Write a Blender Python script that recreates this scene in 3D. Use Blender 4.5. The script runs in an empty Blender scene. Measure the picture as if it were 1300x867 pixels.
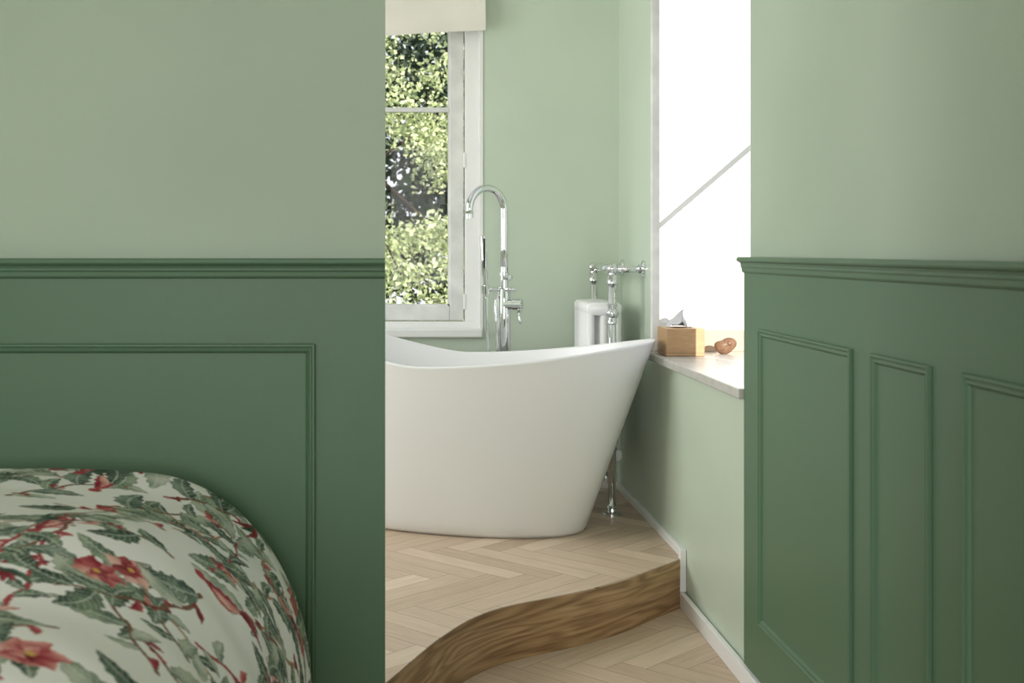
import bpy, math, random
import numpy as np
from mathutils import Vector, Matrix
random.seed(7); rng=np.random.RandomState(11)
scene=bpy.context.scene
scene.view_settings.view_transform='Standard'
F=1600.0; CAMZ=1.24

def lin(c):
    c=c/255.0
    return c/12.92 if c<=0.04045 else ((c+0.055)/1.055)**2.4
def rgb(r,g,b): return (lin(r),lin(g),lin(b),1.0)

# ------------------------------------------------------------ materials
class NT:
    def __init__(s,name):
        s.mat=bpy.data.materials.new(name); s.mat.use_nodes=True
        s.t=s.mat.node_tree; s.b=s.t.nodes['Principled BSDF']
    def n(s,typ,**kw):
        nd=s.t.nodes.new(typ)
        for k,v in kw.items(): setattr(nd,k,v)
        return nd
    def link(s,a,b): s.t.links.new(a,b)
    def M(s,op,a,b=None,c=None):
        nd=s.n('ShaderNodeMath',operation=op)
        for i,v in enumerate((a,b,c)):
            if v is None: continue
            if isinstance(v,(int,float)): nd.inputs[i].default_value=v
            else: s.link(v,nd.inputs[i])
        return nd.outputs[0]
    def ramp(s,fac,stops):
        r=s.n('ShaderNodeValToRGB'); e=r.color_ramp.elements
        e[0].position,e[0].color=stops[0]; e[1].position,e[1].color=stops[-1]
        for p,c in stops[1:-1]:
            q=e.new(p); q.color=c
        s.link(fac,r.inputs[0]); return r.outputs[0]
    def bump(s,h,strength,dist=0.002):
        b=s.n('ShaderNodeBump'); b.inputs['Strength'].default_value=strength; b.inputs['Distance'].default_value=dist
        s.link(h,b.inputs['Height']); s.link(b.outputs[0],s.b.inputs['Normal'])

def paint(name,col,rough=0.5,var=0.06,scale=1.3,bump=0.15,bscale=220,spec=0.5):
    m=NT(name); tc=m.n('ShaderNodeTexCoord')
    no=m.n('ShaderNodeTexNoise'); no.inputs['Scale'].default_value=scale; no.inputs['Detail'].default_value=3
    m.link(tc.outputs['Object'],no.inputs['Vector'])
    c0=tuple(x*(1-var) for x in col[:3])+(1,); c1=tuple(min(1,x*(1+var)) for x in col[:3])+(1,)
    m.link(m.ramp(no.outputs[0],[(0.3,c0),(0.7,c1)]),m.b.inputs['Base Color'])
    m.b.inputs['Roughness'].default_value=rough
    m.b.inputs['Specular IOR Level'].default_value=spec
    if bump:
        n2=m.n('ShaderNodeTexNoise'); n2.inputs['Scale'].default_value=bscale
        m.link(tc.outputs['Object'],n2.inputs['Vector']); m.bump(n2.outputs[0],bump,0.001)
    return m.mat

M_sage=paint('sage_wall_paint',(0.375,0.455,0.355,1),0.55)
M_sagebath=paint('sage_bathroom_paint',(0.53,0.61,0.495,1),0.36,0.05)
M_green=paint('green_panel_paint',(0.092,0.168,0.098,1),0.45,0.04,spec=0.35)
M_white=paint('white_gloss_paint',(0.80,0.80,0.78,1),0.35,0.02,bump=0.05)
M_ceil=paint('ceiling_white',(0.8,0.8,0.77,1),0.7,0.02)
M_tub=paint('stone_resin_white',(0.80,0.795,0.79,1),0.28,0.01,bump=0)
M_rad=paint('radiator_enamel',(0.84,0.84,0.83,1),0.25,0.01,bump=0)
M_oldwin=paint('aged_window_paint',(0.70,0.70,0.67,1),0.5,0.12,9,bump=0.4,bscale=60)
M_warmglow=paint('warm_glow_cream',(0.50,0.38,0.26,1),0.5,0.05,9)  # warm reflected light put into the colour
M_blind=paint('cream_linen',(0.80,0.76,0.69,1),0.9,0.04,4,bump=0.5,bscale=500)
M_tissue=paint('tissue_paper',(0.56,0.56,0.58,1),0.9,0.05,30,bump=0.2)
M_sheet=paint('white_bed_linen',(0.78,0.77,0.74,1),0.9,0.02,bump=0.3)
M_dark=paint('plinth_dark',(0.03,0.03,0.03,1),0.6,0.02,bump=0)
M_rubber=M_dark

m=NT('chrome'); m.b.inputs['Base Color'].default_value=(0.78,0.79,0.80,1); m.b.inputs['Metallic'].default_value=1; m.b.inputs['Roughness'].default_value=0.04; M_chrome=m.mat

m=NT('window_glass'); 
gl=m.n('ShaderNodeBsdfGlossy'); gl.inputs['Roughness'].default_value=0.02
tr=m.n('ShaderNodeBsdfTransparent'); mx=m.n('ShaderNodeMixShader'); mx.inputs[0].default_value=0.006
m.link(tr.outputs[0],mx.inputs[1]); m.link(gl.outputs[0],mx.inputs[2]); m.link(mx.outputs[0],m.t.nodes['Material Output'].inputs['Surface']); M_glass=m.mat

def herringbone(name,w=0.088,n=6,c0=(0.42,0.295,0.20,1),c1=(0.72,0.575,0.44,1),off=0.0):
    m=NT(name); tc=m.n('ShaderNodeTexCoord'); mp=m.n('ShaderNodeMapping')
    mp.inputs['Rotation'].default_value=(0,0,math.radians(45)); mp.inputs['Scale'].default_value=(1/w,1/w,1)
    mp.inputs['Location'].default_value=(off+100,off+100,0)
    m.link(tc.outputs['Object'],mp.inputs['Vector'])
    sp=m.n('ShaderNodeSeparateXYZ'); m.link(mp.outputs[0],sp.inputs[0]); x,y=sp.outputs[0],sp.outputs[1]
    M=m.M
    i=M('FLOOR',x); j=M('FLOOR',y); fx=M('FRACT',x); fy=M('FRACT',y)
    mm=M('FLOORED_MODULO',M('SUBTRACT',i,j),2*n)
    isH=M('LESS_THAN',mm,n-0.5)
    r=M('SUBTRACT',2*n-1,mm)
    def mix(a,b): # isH? a : b
        return M('ADD',b,M('MULTIPLY',M('SUBTRACT',a,b),isH))
    u=mix(M('ADD',mm,fx),M('ADD',r,fy)); v=mix(fy,fx)
    ida=mix(M('ADD',M('SUBTRACT',i,mm),0.37),i); idb=mix(j,M('SUBTRACT',j,r))
    cb=m.n('ShaderNodeCombineXYZ'); m.link(ida,cb.inputs[0]); m.link(idb,cb.inputs[1])
    wn=m.n('ShaderNodeTexWhiteNoise'); wn.noise_dimensions='3D'; m.link(cb.outputs[0],wn.inputs['Vector'])
    g=m.n('ShaderNodeCombineXYZ'); m.link(M('MULTIPLY',u,0.35),g.inputs[0]); m.link(M('MULTIPLY',v,5.0),g.inputs[1]); m.link(M('MULTIPLY',wn.outputs[0],71.0),g.inputs[2])
    no=m.n('ShaderNodeTexNoise'); no.inputs['Scale'].default_value=1.6; no.inputs['Detail'].default_value=5; no.inputs['Distortion'].default_value=0.6
    m.link(g.outputs[0],no.inputs['Vector'])
    tone=M('ADD',M('MULTIPLY',wn.outputs[0],0.50),M('MULTIPLY',no.outputs[0],0.7))
    col=m.ramp(tone,[(0.15,c0),(1.0,c1)])
    e=0.013
    gap=M('MAXIMUM',M('MAXIMUM',M('LESS_THAN',v,e),M('GREATER_THAN',v,1-e)),M('MAXIMUM',M('LESS_THAN',u,e),M('GREATER_THAN',u,n-e)))
    mc=m.n('ShaderNodeMix',data_type='RGBA'); m.link(gap,mc.inputs[0]); m.link(col,mc.inputs[6]); mc.inputs[7].default_value=(0.25,0.165,0.10,1)
    m.link(mc.outputs[2],m.b.inputs['Base Color']); m.b.inputs['Roughness'].default_value=0.42
    m.bump(M('SUBTRACT',1.0,gap),0.3,0.001)
    return m.mat
M_floor=herringbone('herringbone_oak')

def wood(name,c0,c1,su=1.5,sv=22,coord='UV',rough=0.45,wave=0.3,dist=1.2):
    m=NT(name); tc=m.n('ShaderNodeTexCoord'); mp=m.n('ShaderNodeMapping'); 
    mp.inputs['Scale'].default_value=(su,sv,sv if coord!='UV' else 1)
    m.link(tc.outputs[coord],mp.inputs['Vector'])
    no=m.n('ShaderNodeTexNoise'); no.inputs['Scale'].default_value=1.0; no.inputs['Detail'].default_value=3; no.inputs['Roughness'].default_value=0.40; no.inputs['Distortion'].default_value=dist
    m.link(mp.outputs[0],no.inputs['Vector'])
    mp2=m.n('ShaderNodeMapping'); mp2.inputs['Scale'].default_value=(su*5,sv*13,sv*9 if coord!='UV' else 1); m.link(tc.outputs[coord],mp2.inputs['Vector'])
    n2=m.n('ShaderNodeTexNoise'); n2.inputs['Scale'].default_value=1.0; n2.inputs['Detail'].default_value=4; m.link(mp2.outputs[0],n2.inputs['Vector'])
    rg=m.M('SINE',m.M('MULTIPLY',no.outputs[0],90.0))
    t=m.M('ADD',m.M('ADD',m.M('MULTIPLY',no.outputs[0],0.35),m.M('MULTIPLY',rg,0.10*wave/0.3)),m.M('MULTIPLY',n2.outputs[0],0.50))
    m.link(m.ramp(t,[(0.25,c0),(0.66,c1)]),m.b.inputs['Base Color']); m.b.inputs['Roughness'].default_value=rough
    m.bump(n2.outputs[0],0.12,0.001)
    return m.mat
M_riser=wood('oak_riser',(0.22,0.115,0.048,1),(0.56,0.36,0.185,1),1.0,8,dist=0.25)
M_bamboo=wood('bamboo',(0.36,0.21,0.095,1),(0.52,0.33,0.165,1),6,60,'Object',wave=0.1)
M_bamboo2=wood('dark_knot_wood',(0.12,0.06,0.033,1),(0.28,0.155,0.085,1),20,60,'Object')
M_bedwood=wood('bed_oak',(0.2,0.11,0.05,1),(0.42,0.27,0.14,1),3,30,'Object')

m=NT('stone_sill'); tc=m.n('ShaderNodeTexCoord'); no=m.n('ShaderNodeTexNoise'); no.inputs['Scale'].default_value=5; no.inputs['Detail'].default_value=8; no.inputs['Distortion'].default_value=1.5
m.link(tc.outputs['Object'],no.inputs['Vector']); m.link(m.ramp(no.outputs[0],[(0.35,(0.43,0.415,0.38,1)),(0.65,(0.58,0.57,0.53,1))]),m.b.inputs['Base Color']); m.b.inputs['Roughness'].default_value=0.3; M_sill=m.mat

def leafmat(name,c0,c1,c2):
    m=NT(name); g=m.n('ShaderNodeNewGeometry')
    m.link(m.ramp(g.outputs['Random Per Island'],[(0.0,c0),(0.5,c1),(1.0,c2)]),m.b.inputs['Base Color'])
    m.b.inputs['Roughness'].default_value=0.6
    t=m.n('ShaderNodeBsdfTranslucent'); t.inputs['Color'].default_value=c2
    mx=m.n('ShaderNodeMixShader'); mx.inputs[0].default_value=0.3
    m.link(m.b.outputs[0],mx.inputs[1]); m.link(t.outputs[0],mx.inputs[2]); m.link(mx.outputs[0],m.t.nodes['Material Output'].inputs['Surface'])
    return m.mat
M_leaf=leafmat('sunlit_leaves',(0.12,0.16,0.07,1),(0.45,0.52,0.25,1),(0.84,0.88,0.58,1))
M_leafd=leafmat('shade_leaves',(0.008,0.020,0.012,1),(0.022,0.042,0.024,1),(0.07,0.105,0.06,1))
M_bark=paint('bark',(0.045,0.036,0.026,1),0.9,0.3,20,bump=0.6,bscale=30)
M_grass=paint('grass',(0.09,0.14,0.04,1),0.9,0.3,3,bump=0.5,bscale=30)

# ------------------------------------------------------------ geometry helpers
def link(o,parent=None):
    scene.collection.objects.link(o)
    if parent: o.parent=parent
    return o
def empty(name,loc=(0,0,0)):
    o=bpy.data.objects.new(name,None); o.empty_display_size=0.1; scene.collection.objects.link(o); return o
def mesh(name,v,f,mat,parent=None,smooth=False,uv=None):
    me=bpy.data.meshes.new(name); me.from_pydata([tuple(p) for p in v],[],f); me.update()
    if mat: me.materials.append(mat)
    if smooth: me.polygons.foreach_set('use_smooth',[True]*len(me.polygons))
    if uv is not None:
        l=me.uv_layers.new(name='UVMap')
        for lp in me.loops: l.data[lp.index].uv=uv[lp.vertex_index]
    return link(bpy.data.objects.new(name,me),parent)
def bevel(o,w,seg=2):
    b=o.modifiers.new('bevel','BEVEL'); b.width=w; b.segments=seg; b.limit_method='ANGLE'; return o
def boxes(name,lst,mat,parent=None,bv=0):
    v=[];f=[]
    for (x0,x1,y0,y1,z0,z1) in lst:
        k=len(v)
        v+=[(x0,y0,z0),(x1,y0,z0),(x1,y1,z0),(x0,y1,z0),(x0,y0,z1),(x1,y0,z1),(x1,y1,z1),(x0,y1,z1)]
        f+=[tuple(k+i for i in q) for q in ((3,2,1,0),(4,5,6,7),(0,1,5,4),(1,2,6,5),(2,3,7,6),(3,0,4,7))]
    o=mesh(name,v,f,mat,parent)
    if bv: bevel(o,bv)
    return o
def loft(name,rings,mat,parent=None,cap0=True,cap1=True,closed=False):
    n=len(rings[0]); v=[p for r in rings for p in r]; f=[]
    R=len(rings); rr=R if closed else R-1
    for i in range(rr):
        a=i*n; b=((i+1)%R)*n
        for k in range(n):
            k2=(k+1)%n; f.append((a+k,a+k2,b+k2,b+k))
    if not closed:
        if cap0: f.append(tuple(range(n-1,-1,-1)))
        if cap1: f.append(tuple((R-1)*n+k for k in range(n)))
    return mesh(name,v,f,mat,parent,True)
def tube(name,pts,rad,mat,parent=None,seg=16,close=True):
    pts=[Vector(p) for p in pts]; n=len(pts)
    rads=rad if isinstance(rad,(list,tuple)) else [rad]*n
    T=[]
    for i in range(n):
        a=pts[max(0,i-1)]; b=pts[min(n-1,i+1)]; d=(b-a)
        T.append(d.normalized() if d.length>1e-9 else (T[-1] if T else Vector((0,0,1))))
    up=Vector((0,0,1)) if abs(T[0].z)<0.9 else Vector((1,0,0))
    N=(up-T[0]*up.dot(T[0])).normalized(); rings=[]
    for i in range(n):
        N=(N-T[i]*N.dot(T[i])).normalized(); B=T[i].cross(N)
        rings.append([pts[i]+(N*math.cos(2*math.pi*k/seg)+B*math.sin(2*math.pi*k/seg))*rads[i] for k in range(seg)])
    o=loft(name,rings,mat,parent)
    return o
def lathe(name,org,axis,prof,mat,parent=None,seg=28):
    axis=Vector(axis).normalized(); org=Vector(org)
    up=Vector((0,0,1)) if abs(axis.z)<0.9 else Vector((1,0,0))
    N=(up-axis*up.dot(axis)).normalized(); B=axis.cross(N); rings=[]
    for d,r in prof:
        rings.append([org+axis*d+(N*math.cos(2*math.pi*k/seg)+B*math.sin(2*math.pi*k/seg))*max(r,1e-4) for k in range(seg)])
    o=loft(name,rings,mat,parent)
    e=o.modifiers.new('es','EDGE_SPLIT'); e.split_angle=math.radians(40)
    return o
def ball(r,n=8,d0=0): return [(d0-r*math.cos(math.pi*i/n),r*math.sin(math.pi*i/n)) for i in range(n+1)]
def smoothpath(P,n=12):
    P=[Vector(p) for p in P]; out=[]
    for i in range(len(P)-1):
        p0=P[max(i-1,0)];p1=P[i];p2=P[i+1];p3=P[min(i+2,len(P)-1)]
        for k in range(n):
            t=k/n
            out.append(0.5*((2*p1)+(p2-p0)*t+(2*p0-5*p1+4*p2-p3)*t*t+(3*p1-p0-3*p2+p3)*t**3))
    out.append(P[-1]); return out

# ------------------------------------------------------------ shell
XR=1.02; YB=5.69; YP=2.88; H=2.95; XL=-2.45; YR=-1.7; XBL=-1.7
WY0,WY1,WZ0,WZ1=3.60,4.95,0.815,2.85
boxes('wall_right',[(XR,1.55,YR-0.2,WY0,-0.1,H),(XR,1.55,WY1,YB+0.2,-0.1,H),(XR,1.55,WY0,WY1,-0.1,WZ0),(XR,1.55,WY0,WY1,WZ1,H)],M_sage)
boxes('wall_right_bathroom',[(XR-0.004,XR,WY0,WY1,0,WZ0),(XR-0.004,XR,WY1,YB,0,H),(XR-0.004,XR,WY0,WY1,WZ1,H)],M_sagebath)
bx0,bx1,bz0,bz1=-0.78,0.40,0.85,2.62
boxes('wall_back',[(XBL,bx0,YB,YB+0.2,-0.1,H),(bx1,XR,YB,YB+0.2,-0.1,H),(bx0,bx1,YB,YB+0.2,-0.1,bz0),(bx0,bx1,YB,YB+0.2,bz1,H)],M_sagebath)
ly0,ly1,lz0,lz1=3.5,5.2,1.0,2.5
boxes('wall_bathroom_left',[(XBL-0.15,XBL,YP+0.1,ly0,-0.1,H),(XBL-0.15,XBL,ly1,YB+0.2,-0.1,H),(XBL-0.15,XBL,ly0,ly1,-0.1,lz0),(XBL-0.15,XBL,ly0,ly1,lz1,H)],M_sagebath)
w4=empty('added_window_left')  # unseen side window, added to let fill light into the bathroom
boxes('frame',[(XBL-0.12,XBL-0.07,ly0,ly1,lz0,lz0+0.06),(XBL-0.12,XBL-0.07,ly0,ly1,lz1-0.06,lz1)]+[(XBL-0.12,XBL-0.07,a,a+0.06,lz0,lz1) for a in (ly0,(ly0+ly1)/2-0.03,ly1-0.06)],M_white,w4)
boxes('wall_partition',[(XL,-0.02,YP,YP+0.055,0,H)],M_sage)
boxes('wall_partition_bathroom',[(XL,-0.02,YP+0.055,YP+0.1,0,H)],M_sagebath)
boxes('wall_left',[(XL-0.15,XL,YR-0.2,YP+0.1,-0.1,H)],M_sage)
rx0,rx1,rz0,rz1=-2.0,0.6,0.8,2.4
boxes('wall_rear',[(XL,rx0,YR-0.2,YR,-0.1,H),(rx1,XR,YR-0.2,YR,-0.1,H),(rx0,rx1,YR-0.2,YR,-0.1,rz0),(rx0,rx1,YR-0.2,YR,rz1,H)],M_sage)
boxes('ceiling',[(XL-0.15,1.55,YR-0.2,YB+0.2,H,H+0.1)],M_ceil)
boxes('floor',[(XL-0.15,1.1,YR-0.2,YB+0.2,-0.1,0)],M_floor)

w3=empty('added_window_rear')  # unseen window behind the camera, added for the bedroom fill light
fr=[(rx0,rx1,YR-0.12,YR-0.06,rz0,rz0+0.06),(rx0,rx1,YR-0.12,YR-0.06,rz1-0.06,rz1)]
for xx in (rx0,(rx0+rx1)/2-0.03,rx1-0.06): fr.append((xx,xx+0.06,YR-0.12,YR-0.06,rz0,rz1))
boxes('frame',fr,M_white,w3)

# ------------------------------------------------------------ platform
PZ=0.17
pts=[(1.016,4.40),(0.874,4.24),(0.741,4.09),(0.594,3.965),(0.46,3.875),(0.331,3.785),(0.229,3.67),(0.131,3.49),(0.063,3.33),(0.0,3.17),(-0.05,3.06),(-0.12,YP+0.1)]
edge=[(p.x,p.y) for p in smoothpath([(a,b,0) for a,b in pts],8)]
poly=edge+[(XBL,YP+0.1),(XBL,YB),(1.016,YB)]
n=len(poly)
v=[(x,y,PZ) for x,y in poly]+[(x,y,PZ-0.02) for x,y in poly]
f=[tuple(range(n))[::-1]]+[(i,(i+1)%n,n+(i+1)%n,n+i) for i in range(n)]
plat=empty('floor_platform')
mesh('herringbone_top',v,f,M_floor,plat)
m_=len(edge); v=[];uv=[];f=[];L=0
for i,(x,y) in enumerate(edge):
    if i: L+=math.hypot(x-edge[i-1][0],y-edge[i-1][1])
    a=edge[max(i-1,0)]; b=edge[min(i+1,m_-1)]; tx,ty=b[0]-a[0],b[1]-a[1]; l=math.hypot(tx,ty); nx,ny=ty/l,-tx/l
    if ny>0: nx,ny=-nx,-ny
    xo,yo=x+nx*0.002,y+ny*0.002
    for z in (0,0.08,PZ-0.003): v.append((xo,yo,z)); uv.append((L,z))
for i in range(m_-1):
    for k in range(2): f.append((i*3+k,(i+1)*3+k,(i+1)*3+k+1,i*3+k+1))
r=mesh('riser',v,f,M_riser,plat,True,uv)

# ------------------------------------------------------------ baseboards (thin white)
def strip(name,y0,y1,z0,h,x=1.0,mat=M_white,th=0.018):
    return boxes(name,[(x,x+th,y0,y1,z0,z0+h)],mat,bv=0.003)
strip('baseboard_right',4.40,YB-0.002,PZ,0.030,0.998)
strip('baseboard_right_low',YR,4.398,0.0,0.055,0.992)
boxes('trim_1',[(0.992,1.015,4.37,4.398,0.055,PZ+0.032)],M_white,bv=0.003)
boxes('baseboard_back',[(XBL,0.998,YB-0.015,YB,PZ,PZ+0.03)],M_white,bv=0.003)

# ------------------------------------------------------------ panelling
DT=1.222; DB=1.180
wl=boxes('wall_panelling_left',[(XL,-0.02,YP-0.02,YP,0.0,DB+0.01)],M_green)
wr=boxes('wall_panelling_right',[(1.0,XR,YR,WY0,0.062,DB+0.01)],M_green)
prof=[(-0.02,DT),(0.026,DT),(0.030,DT-0.003),(0.031,DT-0.009),(0.028,DT-0.013),(0.018,DT-0.016),(0.014,DT-0.022),(0.015,DT-0.027),(0.011,DT-0.031),(0.010,DT-0.040),(0.006,DT-0.044),(0.0,DT-0.046),(-0.02,DT-0.046)]
def rail(name,fn,a0,a1):
    v=[];n=len(prof)
    for a in (a0,a1):
        for h,z in prof: v.append(fn(a,z,h))
    f=[(i,(i+1)%n,n+(i+1)%n,n+i) for i in range(n)]+[tuple(range(n))[::-1],tuple(range(n,2*n))]
    return mesh(name,v,f,M_green)
fl=lambda a,b,h:(a,YP-0.02-h,b)
fr_=lambda a,b,h:(1.0-h*0.7,a,b)
rail('trim_dado_left',fl,XL,-0.02); rail('trim_dado_right',fr_,YR,WY0)
mp=[(0,0),(0,0.009),(0.002,0.0125),(0.006,0.0125),(0.009,0.008),(0.013,0.007),(0.016,0.009),(0.019,0.006),(0.022,0.0)]
def frame_mould(name,fn,a0,a1,b0,b1,mat=M_green):
    v=[];f=[]
    for o,h in mp: v+=[fn(a0+o,b0+o,h),fn(a1-o,b0+o,h),fn(a1-o,b1-o,h),fn(a0+o,b1-o,h)]
    for k in range(len(mp)-1):
        for c in range(4): f.append((k*4+c,k*4+(c+1)%4,(k+1)*4+(c+1)%4,(k+1)*4+c))
    return mesh(name,v,f,mat)
frame_mould('trim_2',fl,-1.45,-0.178,0.21,1.029)
frame_mould('trim_3',fl,-2.40,-1.57,0.21,1.029)
ys=[(2.744,3.44),(2.343,2.63),(1.51,2.204),(1.11,1.397),(0.28,0.97),(-0.12,0.167),(-0.95,-0.25)]
for i,(a,b) in enumerate(ys): frame_mould('trim_%d'%(4+i),fr_,a,b,0.215,1.026)

# ------------------------------------------------------------ right window (deep white reveal)
w2=empty('window_2')
boxes('lining',[(XR-0.008,1.47,WY1-0.02,WY1,WZ0,WZ1),(XR-0.001,1.47,WY0,WY0+0.004,WZ0,WZ1),(XR-0.004,1.47,WY0,WY1,WZ1-0.02,WZ1)],M_white,w2)
boxes('edge_bead',[(XR-0.014,XR+0.02,WY1-0.026,WY1-0.0,WZ0+0.03,WZ1)],M_oldwin,w2,0.006)
boxes('glow_strip',[(XR+0.02,1.47,WY1-0.03,WY1-0.019,WZ0+0.03,WZ0+0.115)],M_warmglow,w2,0.002)  # thin strip painting the warm glow low on the jamb, not a real part
fx0,fx1=1.47,1.53
boxes('frame',[(fx0,fx1,WY0,WY0+0.045,WZ0,WZ1),(fx0,fx1,WY1-0.045,WY1,WZ0,WZ1),(fx0,fx1,WY0,WY1,WZ0,WZ0+0.07),(fx0,fx1,WY0,WY1,WZ1-0.04,WZ1),(fx0+0.019,fx0+0.033,WY0,WY1,1.722,1.738)],M_white,w2)
boxes('glass',[(1.505,1.508,WY0+0.04,WY1-0.04,WZ0+0.06,WZ1-0.04)],M_glass,w2)
boxes('windowsill_stone',[(0.985,1.47,WY0+0.004,WY1-0.02,WZ0,WZ0+0.03)],M_sill,bv=0.004)
SZ=WZ0+0.03

# ------------------------------------------------------------ back window
w1=empty('window_1')
y0,y1=YB+0.09,YB+0.16
fz0=0.915
boxes('outer_frame',[(0.326,0.40,y0,y1,bz0+0.03,bz1),(bx0,bx0+0.07,y0,y1,bz0+0.03,bz1),(bx0,bx1,y0,y1,bz1-0.07,bz1),(bx0,bx1,y0-0.01,y1,bz0+0.02,fz0),(-0.25,-0.19,y0,y1,bz0+0.03,bz1)],M_white,w1,0.004)
def casement(nm,xa,xb):
    s=0.064; ya,yb=y0+0.012,y1-0.01
    boxes(nm,[(xa,xa+s,ya,yb,fz0+0.004,bz1-0.07),(xb-s,xb,ya,yb,fz0+0.004,bz1-0.07),(xa+s,xb-s,ya,yb,fz0+0.004,0.985),(xa+s,xb-s,ya,yb,bz1-0.13,bz1-0.07),(xa+s,xb-s,ya+0.01,yb-0.01,1.877,1.899)],M_oldwin,w1,0.004)
    boxes(nm+'_bead',[(xb-s-0.008,xb-s,ya+0.015,yb-0.015,0.985,bz1-0.13),(xa+s,xa+s+0.008,ya+0.015,yb-0.015,0.985,bz1-0.13),(xa+s,xb-s,ya+0.015,yb-0.015,0.985,0.993)],M_oldwin,w1)
    boxes(nm+'_glass',[(xa+s,xb-s,ya+0.02,ya+0.023,0.985,bz1-0.13)],M_glass,w1)
casement('casement_1',-0.188,0.321); casement('casement_2',bx0+0.075,-0.254)
boxes('lining',[(0.388,0.402,YB-0.004,y0+0.01,bz0+0.02,bz1),(bx0-0.002,bx0+0.01,YB-0.004,y0+0.01,bz0+0.02,bz1),(bx0,bx1,YB,y0,bz1-0.012,bz1)],M_white,w1)
boxes('sill_board',[(bx0-0.01,0.40,YB-0.025,y0+0.01,bz0-0.002,bz0+0.036)],M_white,w1,0.006)
boxes('hinges',[(0.318,0.330,y0-0.004,y0+0.012,0.97,1.04),(0.318,0.330,y0-0.004,y0+0.012,1.62,1.69)],M_white,w1,0.003)

# roman blind
v=[];f=[];nx=40
bp=[(0.0,2.84),(0.0,2.50),(-0.012,2.40),(-0.03,2.31),(-0.034,2.245),(-0.022,2.222),(-0.008,2.228),(-0.004,2.30),(0.008,2.34),(0.014,2.84)]
for i in range(nx+1):
    t=i/nx; x=-0.80+1.21*t
    sag=0.022*(1-abs(2*t-1)**2)-0.006*math.sin(t*9)
    for (dy,z) in bp:
        k=max(0,(2.5-z)/0.28); v.append((x,5.655+dy+0.004*math.sin(t*14+z*6)*k,z-sag*k))
nb=len(bp)
for i in range(nx):
    for k in range(nb-1): f.append((i*nb+k,(i+1)*nb+k,(i+1)*nb+k+1,i*nb+k+1))
f.append(tuple(range(nb))); f.append(tuple(nx*nb+k for k in range(nb))[::-1])
bl=mesh('roman_blind',v,f,M_blind,None,True)
e=bl.modifiers.new('es','EDGE_SPLIT'); e.split_angle=math.radians(60)

# ------------------------------------------------------------ bathtub
tubp=empty('freestanding_bathtub')
TC=Vector((0.28,4.95,0)); th=math.radians(18); U=Vector((math.cos(th),-math.sin(th),0)); V=Vector((math.sin(th),math.cos(th),0))
def rimz(u):
    d=u+0.10
    if d>0: return 0.81+0.094*(d/0.836)**1.7
    return 0.81+0.19*(abs(d)/0.70)**1.35
NS=128
def ring(s,inset=0.0,zofs=0.0,floor=PZ,abs_z=None,scale=None):
    out=[]
    for k in range(NS):
        t=2*math.pi*k/NS; c,sn=math.cos(t),math.sin(t)
        p=0.93
        cu=math.copysign(abs(c)**p,c); sv=math.copysign(abs(sn)**p,sn)
        aR=0.47+(0.736-0.47)*(s**1.02); aL=0.52+(0.80-0.52)*(s**1.02)
        b=0.25+0.115*(s**0.8)
        a=aR if cu>0 else aL
        aa=a-inset; bb=b-inset
        if scale: aa*=scale; bb*=scale
        u=cu*aa; w=sv*bb
        zr=rimz(cu*(0.736 if cu>0 else 0.80))
        z=abs_z if abs_z is not None else floor+s*(zr-floor)+zofs
        out.append(TC+U*u+V*w+Vector((0,0,z)))
    return out
rings=[ring(0,0.03,0,abs_z=PZ+0.0005),ring(0,0.014,0,abs_z=PZ+0.0005),ring(0,0.013,0,abs_z=PZ+0.006),ring(0,0.003,0,abs_z=PZ+0.007),ring(0,0.0,0,abs_z=PZ+0.011)]
for s in (0.03,0.08,0.16,0.26,0.38,0.5,0.62,0.74,0.85,0.93,0.985): rings.append(ring(s))
rings+= [ring(1,-0.0005,-0.003),ring(1,0.002,0.001),ring(1,0.005,0.002),ring(1,0.008,0.002),ring(1,0.011,0.0),ring(1,0.012,-0.006)]
for s in (0.93,0.85,0.74,0.62,0.5,0.38,0.28): rings.append(ring(s,0.016+0.026*(1-s),0))
rings.append(ring(0.22,0.08,0)); rings.append(ring(0.2,0.14,0)); rings.append(ring(0.19,0.14,0,abs_z=0.30,scale=0.4))
loft('shell',rings,M_tub,tubp)
lathe('drain',TC+Vector((0,0,0.30)),(0,0,1),[(0,0.03),(0.004,0.03),(0.006,0.024),(0.006,0.0)],M_chrome,tubp)

# ------------------------------------------------------------ tub filler tap
tap=empty('floor_standing_bath_tap')
TX,TY=0.470,5.37
lathe('floor_flange',(TX,TY,PZ),(0,0,1),[(0,0.05),(0.006,0.05),(0.01,0.046),(0.012,0.028),(0.02,0.026)],M_chrome,tap)
lathe('body',(TX,TY,PZ),(0,0,1),[(0.0,0.017),(0.62,0.017),(0.62,0.026),(0.625,0.0275),(0.90,0.0275),(0.905,0.026),(0.91,0.018),(0.96,0.018),(0.962,0.023),(0.975,0.023),(0.978,0.018),(1.0,0.018)],M_chrome,tap)
sd=Vector((-0.155,-0.10,0)); Ls=sd.length; sd.normalize()
R_=Ls/2; P=[Vector((TX,TY,1.10)),Vector((TX,TY,1.25)),Vector((TX,TY,1.503-R_))]
for i in range(1,25):
    a=math.pi*i/24; P.append(Vector((TX,TY,1.503-R_))+sd*(R_-R_*math.cos(a))+Vector((0,0,R_*math.sin(a))))
P.append(P[-1]+Vector((0,0,-0.03)))
tube('gooseneck_spout',P,0.0165,M_chrome,tap,20)
lathe('spout_tip',P[-1]+Vector((0,0,0.012)),(0,0,-1),[(0,0.0165),(0.0,0.0185),(0.018,0.0185),(0.019,0.013)],M_chrome,tap)
zk=1.24-(386-318)/298
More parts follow.
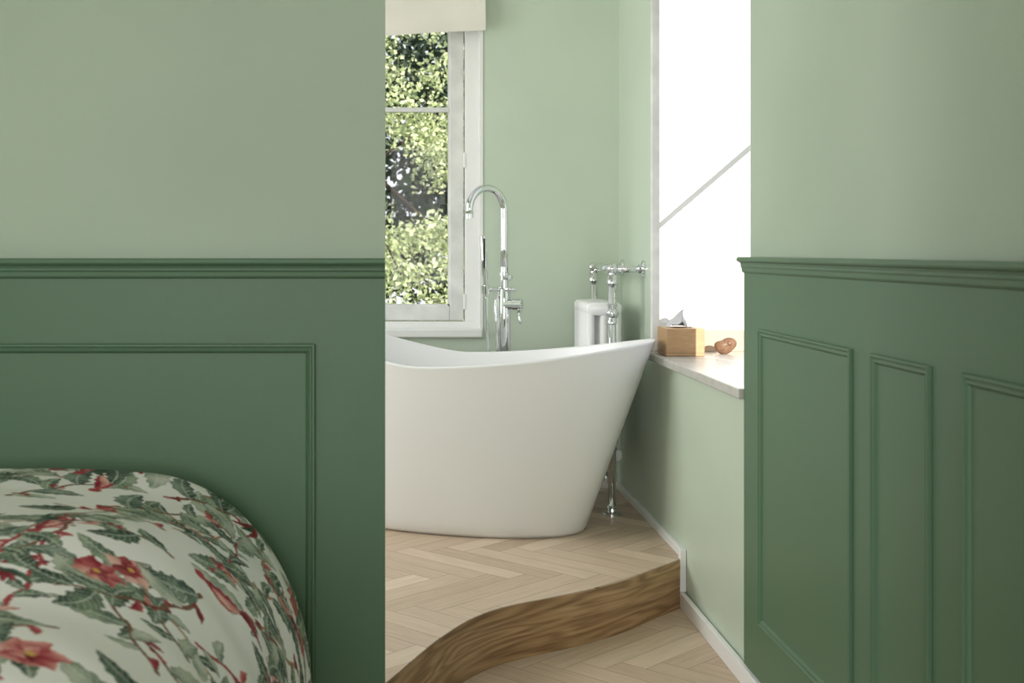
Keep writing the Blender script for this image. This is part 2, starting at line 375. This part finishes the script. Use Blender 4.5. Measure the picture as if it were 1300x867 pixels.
lathe('mixer_knob',(TX,TY-0.01,zk),(1,-0.35,0),[(0.0,0.02),(0.035,0.02),(0.036,0.024),(0.075,0.024),(0.078,0.021),(0.079,0.0)],M_chrome,tap)
q=Vector((TX+0.058,TY-0.032,zk-0.02)); tube('mixer_lever',[q,q+Vector((0.006,-0.01,-0.045)),q+Vector((0.008,-0.015,-0.06))],[0.006,0.006,0.005],M_chrome,tap)
lathe('diverter',(TX,TY-0.01,1.24-(352-318)/298),(0.6,-0.8,0),[(0,0.012),(0.04,0.012),(0.042,0.010),(0.043,0)],M_chrome,tap)
zc=1.24-(367-318)/298
tube('cradle_arm',[(TX,TY,zc),(TX-0.06,TY-0.03,zc),(TX-0.085,TY-0.04,zc)],0.009,M_chrome,tap)
tube('cradle_crossbar',[(TX,TY-0.03,zc),(TX+0.05,TY-0.03,zc+0.0)],0.008,M_chrome,tap)
hx,hy=TX-0.083,TY-0.04
lathe('cradle_ring',(hx,hy,zc-0.02),(0,0,1),[(0,0.010),(0.0,0.016),(0.035,0.018),(0.035,0.012)],M_chrome,tap)
hs=Vector((hx+0.004,hy,zc-0.03)); ax=Vector((-0.06,0.0,1)).normalized()
lathe('hand_shower',hs,ax,[(0,0.008),(0.03,0.010),(0.08,0.010),(0.09,0.0125),(0.25,0.0125),(0.256,0.010),(0.257,0)],M_chrome,tap)
boxes('hand_shower_face',[(-0.006,0.003,-0.0135,-0.0115,0.12,0.245)],M_rubber,tap).location=hs+Vector((-0.008,0,0))
hose=smoothpath([hs,hs+Vector((0.0,0,-0.10)),(hx+0.012,hy,0.80),(hx+0.02,hy,0.55),(hx+0.03,hy-0.0,0.36),(hx+0.055,hy+0.01,0.33),(hx+0.07,hy+0.015,0.40),(hx+0.058,hy+0.01,0.70),(hx+0.045,hy+0.01,0.95),(hx+0.05,hy+0.02,1.04),(TX-0.0,TY-0.01,1.05)],10)
tube('hose',hose,0.0070,M_chrome,tap,10)

# ------------------------------------------------------------ towel radiator
rad=empty('towel_radiator')
RX=0.885; Y1=5.11; Y2=5.585; zt=1.165
def joint(nm,x,y,z,r=0.026): lathe(nm,(x,y,z),(0,0,1),ball(r,10),M_chrome,rad)
for i,yy in enumerate((Y1,Y2)):
    lathe('foot_flange_%d'%i,(RX,yy,PZ),(0,0,1),[(0,0.043),(0.006,0.043),(0.010,0.036),(0.014,0.020),(0.024,0.018),(0.03,0.022),(0.036,0.018)],M_chrome,rad)
    tube('post_%d'%i,[(RX,yy,PZ),(RX,yy,zt)],0.0165,M_chrome,rad)
    joint('top_joint_%d'%i,RX,yy,zt,0.024)
    lathe('collar_a%d'%i,(RX,yy,zt-0.058),(0,0,1),[(0,0.0165),(0,0.022),(0.012,0.022),(0.016,0.019),(0.035,0.021)],M_chrome,rad)
    tube('wall_bracket_%d'%i,[(RX,yy,zt),(1.012,yy,zt)],0.0145,M_chrome,rad)
    lathe('bracket_collar_%d'%i,(RX+0.022,yy,zt),(1,0,0),[(0,0.019),(0.012,0.021),(0.02,0.0145)],M_chrome,rad)
    lathe('wall_flange_%d'%i,(1.016,yy,zt),(-1,0,0),[(0,0.036),(0.006,0.036),(0.010,0.030),(0.014,0.020),(0.024,0.019)],M_chrome,rad)
    joint('mid_joint_%d'%i,RX,yy,0.985,0.025); joint('low_joint_%d'%i,RX,yy,0.47,0.025)
    for zz in (0.985,0.47): lathe('tee_collar_%d'%i,(RX,yy,zz-0.04),(0,0,1),[(0,0.0155),(0,0.020),(0.01,0.020),(0.014,0.017),(0.066,0.017),(0.07,0.020),(0.08,0.020),(0.08,0.0155)],M_chrome,rad)
for zz in (zt,0.985,0.47,0.30): tube('rail_%d'%int(zz*100),[(RX,Y1,zz),(RX,Y2,zz)],0.0155,M_chrome,rad)
for k in range(8):
    yy=5.185+k*0.046; cx=RX-0.022
    for dx in (-0.055,0.0,0.055):
        tube('column_%d'%k,[(cx+dx,yy,0.40),(cx+dx,yy,1.005)],0.0185,M_rad,rad,14)
    for zz,s in ((1.0,1),(0.40,-1)):
        out=[]
        hw=0.0745
        for i in range(33):
            a=2*math.pi*i/32; c,sn=math.cos(a),math.sin(a)
            out.append((cx+hw*math.copysign(abs(c)**0.35,c), zz+0.028*math.copysign(abs(sn)**0.7,sn)))
        out=out[:-1]
        R=[[Vector((cx+(x-cx)*g,yy+dy,zz+(z-zz)*g)) for x,z in out] for dy,g in ((-0.019,0.86),(-0.015,0.96),(-0.008,1),(0.008,1),(0.015,0.96),(0.019,0.86))]
        loft('header_%d'%k,R,M_rad,rad)

# ------------------------------------------------------------ things on the sill
tb=empty('tissue_box')
X0,X1,YA,YBk=1.016,1.160,4.70,4.86
b=boxes('case',[(X0,X1,YA,YBk,SZ,SZ+0.104)],M_bamboo,tb,0.004)
boxes('lid_line',[(X0-0.0006,X1+0.0006,YA-0.0006,YBk+0.0006,SZ+0.012,SZ+0.0135)],M_bamboo2,tb)
boxes('slot',[(X0+0.03,X1-0.03,YA+0.06,YBk-0.06,SZ+0.1035,SZ+0.1045)],M_dark,tb)
v=[];f=[];n1=20
zb=SZ+0.10
for i in range(n1+1):
    for j in range(n1+1):
        a=i/n1*2-1;bq=j/n1*2-1
        r_=min(1,math.hypot(a,bq)); an=math.atan2(bq,a)
        hgt=0.072*(1-r_**1.3)+0.016*math.sin(3*an+1)*r_+0.012*math.sin(7*an)*r_*(1-r_*0.3)
        v.append((1.080+0.045*a+0.010*math.sin(5*bq+a)+0.034*(1-r_), 4.785+0.035*bq+0.012*math.sin(6*a), zb+0.008+max(0,hgt)))
for i in range(n1):
    for j in range(n1): f.append((i*(n1+1)+j,(i+1)*(n1+1)+j,(i+1)*(n1+1)+j+1,i*(n1+1)+j+1))
mesh('tissue',v,f,M_tissue,tb,True)
kn=empty('carved_wood_ornament')
c0=Vector((1.262,4.80,SZ+0.036)); rings=[]
for i in range(21):
    ph=-math.pi/2+math.pi*i/20; row=[]
    for k in range(36):
        a=2*math.pi*k/36; r_=1+0.10*math.sin(2*a+0.6)+0.07*math.sin(3*a)-0.22*math.exp(-((a-2.2)/0.5)**2)
        row.append(c0+Vector((0.040*math.cos(a)*r_*math.cos(ph),0.020*math.sin(ph),0.034*math.sin(a)*r_*math.cos(ph)-0.003)))
    rings.append(row)
loft('body',rings,M_bamboo2,kn)
tube('knot',[c0+Vector((0.012,-0.020,0.006)),c0+Vector((0.012,-0.010,0.006))],[0.010,0.013],M_bamboo2,kn,14)

# ------------------------------------------------------------ bed with floral duvet
bed=empty('bed')
def arc(prof_pts,step):
    P=np.array(prof_pts); d=np.r_[0,np.cumsum(np.hypot(*np.diff(P,axis=0).T))]
    n=int(d[-1]/step)+1; s=np.linspace(0,d[-1],n)
    return np.interp(s,d,P[:,0]),np.interp(s,d,P[:,1]),s
step=0.0026
xe=-0.180; rx=0.38; rz=0.46
px=[(-1.65,0.0)]+[(xe-rx+rx*math.sin(a),rz*(1-math.cos(a))) for a in np.linspace(0,math.pi/2,60)]+[(xe+0.006,0.58)]
yf=2.77; yn=1.12; ry=0.12; rz2=0.18
py=[(yn,0.56)]+[(yn+0.3*(1-math.sin(a)),0.40*(1-math.cos(a))) for a in np.linspace(math.pi/2,0,40)]
py+=[(yf-ry+ry*math.sin(a),rz2*(1-math.cos(a))) for a in np.linspace(0,math.pi/2,40)]+[(yf,0.50)]
xs,dx_,ss=arc(px,step); ysv,dy_,ts=arc(py,step)
W=len(xs);Hh=len(ysv)
X,Y=np.meshgrid(xs,ysv); DX,DY=np.meshgrid(dx_,dy_)
S_,T_=np.meshgrid(ss,ts)
D=np.minimum((DX**2.6+DY**2.6)**(1/2.6),0.58)
puff=np.zeros_like(X)
for k in range(14):
    a=rng.uniform(0,2*math.pi); fq=rng.uniform(4,15); puff+=np.sin((S_*math.cos(a)+T_*math.sin(a))*fq+rng.uniform(0,6))*0.05/fq
wr_=np.zeros_like(X)
for k in range(10):
    a=rng.uniform(-0.5,0.5); fq=rng.uniform(20,48); wr_+=np.sin((S_*math.sin(a)+T_*math.cos(a))*fq+rng.uniform(0,6)+3*np.sin(S_*3+k))*0.045/fq
side=np.clip((DX-0.05)/0.35,0,1)
Z=0.776-D+puff*0.8+wr_*0.35*(1-side)
X=X+side*(wr_*1.2+puff*0.3)
cor=np.clip(DX/0.45,0,1)*np.clip(DY/0.4,0,1)
X=X-0.05*cor; Y=Y-0.04*cor*np.sign(Y-1.9)
def C(r,g,b_): return np.array([lin(r),lin(g),lin(b_)])
img=np.ones((Hh,W,3))*C(244,241,237)
gy,gx=np.mgrid[0:Hh,0:W]
def leaf(cx,cy,L,wd,ang,col,col2,vein=True,soft=0.9):
    Lp=L/step; wp=wd/step
    r=int(Lp)+2; x0=max(0,int(cx/step)-r); x1=min(W,int(cx/step)+r); y0=max(0,int(cy/step)-r); y1=min(Hh,int(cy/step)+r)
    if x1<=x0 or y1<=y0: return
    ax_=gx[y0:y1,x0:x1]-cx/step; ay_=gy[y0:y1,x0:x1]-cy/step
    p=ax_*math.cos(ang)+ay_*math.sin(ang); q=-ax_*math.sin(ang)+ay_*math.cos(ang)
    q=q-0.12*Lp*np.sin(np.clip(p/Lp,0,1)*math.pi)
    t=np.clip(p/Lp,0,1); hw=wp/2*np.sin(math.pi*t**0.75)**0.8
    hw=hw*(1+0.12*np.sin(p*0.7))
    mask=(p>0)&(p<Lp)&(np.abs(q)<hw)
    sub=img[y0:y1,x0:x1]
    tt=np.clip(0.5+0.55*q/np.maximum(hw,0.5)+0.35*np.sin(p*0.25+cx*90),0,1)[...,None]
    c=col*(1-tt)+col2*tt
    if vein:
        vn=(np.abs(q)<0.8)|(np.abs(np.sin((p-np.abs(q)*0.9)*2*math.pi/(10.0)))<0.20)
        c=np.where(vn[...,None],c*0.45+np.array([0.74,0.76,0.68])*0.5,c)
        ed=(np.abs(q)>hw-1.0)
        c=np.where(ed[...,None],c*0.6,c)
    sub[mask]=c[mask]
def dot(cx,cy,r,col):
    r_=r/step; x0=max(0,int(cx/step-r_-1)); x1=min(W,int(cx/step+r_+2)); y0=max(0,int(cy/step-r_-1)); y1=min(Hh,int(cy/step+r_+2))
    if x1<=x0 or y1<=y0: return
    m_=(gx[y0:y1,x0:x1]-cx/step)**2+(gy[y0:y1,x0:x1]-cy/step)**2<r_**2
    img[y0:y1,x0:x1][m_]=col
greens=[(C(66,86,72),C(122,140,116)),(C(88,110,92),C(152,166,142)),(C(52,72,60),C(88,110,92)),(C(126,142,122),C(188,194,176)),(C(74,94,84),C(134,150,132)),(C(150,162,144),C(208,210,196))]
reds=[(C(146,46,58),C(192,96,98)),(C(174,74,80),C(220,154,146)),(C(120,40,50),C(168,78,80)),(C(204,128,120),C(232,192,180))]
brown=C(130,92,74); tan=C(176,138,114); olive=C(108,106,86)
Wm,Hm=W*step,Hh*step
random.seed(52)
def flower(cx,cy,r):
    a0=random.random()*6
    pr=random.choice(reds[:3])
    for k in range(7): leaf(cx,cy,r*random.uniform(.8,1.2),r*0.75,a0+k*0.9,*random.choice([pr,pr,reds[3],reds[1]]),vein=False)
    for k in range(5): leaf(cx,cy,r*0.55,r*0.4,a0+0.4+k*1.256,*random.choice(reds),vein=False)
    dot(cx,cy,r*0.14,C(214,170,90))
G=0.145
cells=[(i,j) for i in range(int(Wm/G)+1) for j in range(int(Hm/G)+1)]
random.shuffle(cells)
for (ci,cj) in cells:
    x=(ci+random.uniform(.1,.9))*G; y=(cj+random.uniform(.1,.9))*G; a=random.choice([0.5,0.8,2.4,-0.6,-2.2,3.6])+random.uniform(-.4,.4); cv=random.uniform(-3.5,3.5)
    L=random.uniform(0.20,0.38); s=0; nxt=0.015; col=random.choice([brown,tan,tan,reds[1][0],olive,brown])
    path=[]
    while s<L:
        x+=math.cos(a)*step*0.8; y+=math.sin(a)*step*0.8; a+=cv*step*0.8+0.03*math.sin(s*60); s+=step*0.8
        path.append((x,y,a,s))
    side_=1
    for (x_,y_,a_,s_) in path:
        dot(x_,y_,0.0032*(1.2-0.6*s_/L)+0.0012,col)
    for (x_,y_,a_,s_) in path:
        if s_>nxt:
            nxt=s_+random.uniform(0.026,0.052); side_*=-1
            kind=random.random()
            if kind<0.76:
                Lf=random.uniform(0.045,0.135)
                leaf(x_,y_,Lf,Lf*random.uniform(.38,.52),a_+side_*random.uniform(.5,1.3),*random.choice(greens),vein=Lf>0.05)
            elif kind<0.88:
                leaf(x_,y_,random.uniform(.03,.055),0.018,a_+side_*random.uniform(.5,1.2),*random.choice(reds),vein=False)
            else:
                for q_ in range(4): dot(x_+random.uniform(-.016,.016),y_+random.uniform(-.016,.016),0.0055,random.choice(reds)[0])
    u_=random.random()
    if u_<0.20: flower(x,y,random.uniform(0.028,0.050))
    elif u_<0.36:
        a=random.uniform(0,6)
        leaf(x,y,0.100,0.038,a,*reds[0],vein=False); leaf(x,y,0.075,0.020,a+.1,*reds[3],vein=False)
        for k in range(3): leaf(x,y,random.uniform(.06,.12),0.016,a+3.0+k*0.22,*random.choice([reds[2],reds[1],greens[2]]),vein=False)
        dot(x+0.1*math.cos(a),y+0.1*math.sin(a),0.013,reds[1][0])
co=np.stack([X,Y,Z],-1).reshape(-1,3).astype(np.float32)
idx=np.arange(Hh*W).reshape(Hh,W)
q=np.stack([idx[:-1,:-1],idx[:-1,1:],idx[1:,1:],idx[1:,:-1]],-1).reshape(-1,4)
me=bpy.data.meshes.new('duvet'); me.vertices.add(len(co)); me.vertices.foreach_set('co',co.ravel())
me.loops.add(q.size); me.loops.foreach_set('vertex_index',q.ravel().astype(np.int32))
me.polygons.add(len(q)); me.polygons.foreach_set('loop_start',np.arange(0,q.size,4,dtype=np.int32))
me.polygons.foreach_set('use_smooth',np.ones(len(q),dtype=bool))
me.update(calc_edges=True)
at=me.color_attributes.new('floral','FLOAT_COLOR','POINT')
colr=np.concatenate([img.reshape(-1,3),np.ones((Hh*W,1))],1).astype(np.float32); at.data.foreach_set('color',colr.ravel())
m=NT('floral_cotton'); av=m.n('ShaderNodeAttribute'); av.attribute_name='floral'; m.link(av.outputs['Color'],m.b.inputs['Base Color']); m.b.inputs['Roughness'].default_value=0.85
m.b.inputs['Specular IOR Level'].default_value=0.2
me.materials.append(m.mat)
link(bpy.data.objects.new('duvet',me),bed)
boxes('mattress',[(-2.3,-0.42,1.45,2.60,0.34,0.58)],M_sheet,bed,0.05)
boxes('bed_base',[(-2.3,-0.36,1.40,2.66,0.16,0.34)],M_bedwood,bed,0.01)
boxes('headboard',[(-2.40,-2.32,1.3,2.75,0.1,1.15)],M_bedwood,bed,0.02)
boxes('legs',[(a,a+0.06,b_,b_+0.06,0,0.16) for a in (-2.25,-0.46) for b_ in (1.45,2.55)],M_bedwood,bed)
for i,yc in enumerate((1.68,2.36)):
    R=[]
    for k in range(13):
        t=-1+2*k/12; g=(1-abs(t)**3)**0.5*0.09+0.004
        R.append([Vector((-2.02+0.26*math.cos(a)*(1-0.15*t**4)+0.0,yc+t*0.32,0.68+g*math.sin(a))) for a in [2*math.pi*j/24 for j in range(24)]])
    loft('pillow_%d'%i,R,M_sheet,bed)

# ------------------------------------------------------------ outside
boxes('ground_lawn',[(-40,40,-30,60,-3.1,-3.0)],M_grass)
def tree(name,cx,cy,zc,rx_,ry_,rz_,nclump,nleaf,size,mat,trunk=True,seed=1,cs=0.35):
    r=np.random.RandomState(seed)
    t=empty(name)
    d=r.normal(size=(nclump,3)); d/=np.linalg.norm(d,axis=1)[:,None]
    rad_=r.uniform(0.30,1.0,size=(nclump,1))**0.5
    cen=d*rad_*np.array([rx_,ry_,rz_])+np.array([cx,cy,zc])
    P=np.repeat(cen,nleaf,0)+np.clip(r.normal(size=(nclump*nleaf,3)),-1.8,1.8)*np.array([cs,cs,cs*0.55])
    n=len(P)
    a=r.normal(size=(n,3)); a/=np.linalg.norm(a,axis=1)[:,None]
    b=r.normal(size=(n,3)); b-=a*(a*b).sum(1)[:,None]; b/=np.linalg.norm(b,axis=1)[:,None]
    s=size*r.uniform(.6,1.3,size=(n,1))
    vv=np.stack([P-a*s,P+b*s*0.6,P+a*s,P-b*s*0.6],1).reshape(-1,3)
    ff=np.arange(n*4).reshape(-1,4)
    me=bpy.data.meshes.new('leaves'); me.vertices.add(len(vv)); me.vertices.foreach_set('co',vv.astype(np.float32).ravel())
    me.loops.add(n*4); me.loops.foreach_set('vertex_index',ff.ravel().astype(np.int32)); me.polygons.add(n); me.polygons.foreach_set('loop_start',np.arange(0,n*4,4,dtype=np.int32)); me.update(calc_edges=True)
    me.materials.append(mat); link(bpy.data.objects.new('leaves',me),t)
    if trunk:
        tube('trunk',smoothpath([(cx,cy,-3.02),(cx+.1,cy,-1),(cx-.1,cy,zc),(cx,cy,zc+rz_*.7)],6),[0.24-0.2*i/18 for i in range(19)],M_bark,t,12)
        for k in range(14):
            c=Vector(cen[k]); s0=Vector((cx,cy,zc-rz_*.4+rz_*0.9*k/14)); mid=(s0+c)/2+Vector((0,0,.15))
            tube('branch_%d'%k,smoothpath([s0,mid,c],5),[0.045-0.0035*i for i in range(11)],M_bark,t,8)
    return t
tree('garden_tree',-1.3,15.5,2.2,4.2,1.7,3.6,260,230,0.034,M_leaf,True,8,0.20)
tree('garden_tree.001',-7.5,17.0,2.4,3.5,1.8,3.8,260,80,0.07,M_leaf,True,4,0.35)
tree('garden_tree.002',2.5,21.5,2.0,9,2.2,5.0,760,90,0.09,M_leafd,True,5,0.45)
tree('garden_tree.003',6.0,17.5,2.2,3.2,1.8,3.4,260,80,0.07,M_leaf,True,6,0.35)

# ------------------------------------------------------------ lights
w=bpy.data.worlds.new('World'); scene.world=w; w.use_nodes=True
nt=w.node_tree; bg=nt.nodes['Background']
tc=nt.nodes.new('ShaderNodeTexCoord'); sp=nt.nodes.new('ShaderNodeSeparateXYZ'); cr=nt.nodes.new('ShaderNodeValToRGB')
nt.links.new(tc.outputs['Generated'],sp.inputs[0]); nt.links.new(sp.outputs[2],cr.inputs[0])
cr.color_ramp.elements[0].color=(0.95,0.97,1,1); cr.color_ramp.elements[1].color=(0.55,0.68,0.95,1)
nt.links.new(cr.outputs[0],bg.inputs[0]); bg.inputs[1].default_value=1.2
sun=bpy.data.lights.new('sun','SUN'); sun.energy=7.5; sun.angle=math.radians(0.25); sun.color=(1,0.95,0.86)
so=bpy.data.objects.new('sun',sun); scene.collection.objects.link(so)
so.rotation_euler=Vector((-1,2.6,-0.86)).to_track_quat('-Z','Y').to_euler()
def area(name,loc,dirv,sx,sy,radiance,col):
    l=bpy.data.lights.new(name,'AREA'); l.shape='RECTANGLE'; l.size=sx; l.size_y=sy; l.energy=radiance*math.pi*sx*sy; l.color=col
    o=bpy.data.objects.new(name,l); scene.collection.objects.link(o); o.location=loc
    o.rotation_euler=Vector(dirv).to_track_quat('-Z','Y').to_euler(); return o
area('fill_bathroom_left',(XBL-0.22,(ly0+ly1)/2,(lz0+lz1)/2),(1,0,0),1.7,1.5,7.2,(1.0,0.99,0.98))  # added fill lamp to brighten the bathroom, shining through the added side window
area('fill_bedroom_rear',(-0.7,YR-0.25,1.6),(0,1,0),2.5,1.5,7.0,(1.0,0.98,0.965))  # added fill lamp behind the camera, lights the bedroom
l=bpy.data.lights.new('portal_back_window','AREA'); l.shape='RECTANGLE'; l.size=1.1; l.size_y=1.6; l.cycles.is_portal=True
o=bpy.data.objects.new('portal_back_window',l); scene.collection.objects.link(o); o.location=(-0.2,YB+0.22,1.75); o.rotation_euler=Vector((0,-1,0)).to_track_quat('-Z','Y').to_euler()
l=bpy.data.lights.new('portal_right_window','AREA'); l.shape='RECTANGLE'; l.size=1.35; l.size_y=2.0; l.cycles.is_portal=True
o=bpy.data.objects.new('portal_right_window',l); scene.collection.objects.link(o); o.location=(1.56,(WY0+WY1)/2,1.83); o.rotation_euler=Vector((-1,0,0)).to_track_quat('-Z','Y').to_euler()

# ------------------------------------------------------------ camera
cam=bpy.data.cameras.new('camera'); co_=bpy.data.objects.new('camera',cam); scene.collection.objects.link(co_)
co_.location=(0,0,CAMZ); co_.rotation_euler=(math.radians(90),0,0)
cam.sensor_width=36; cam.lens=F*36/1300; cam.shift_x=150/1300; cam.shift_y=-115.5/1300
cam.clip_start=0.05; cam.clip_end=200
cam.dof.use_dof=True; cam.dof.focus_distance=4.8; cam.dof.aperture_fstop=7.0
scene.camera=co_
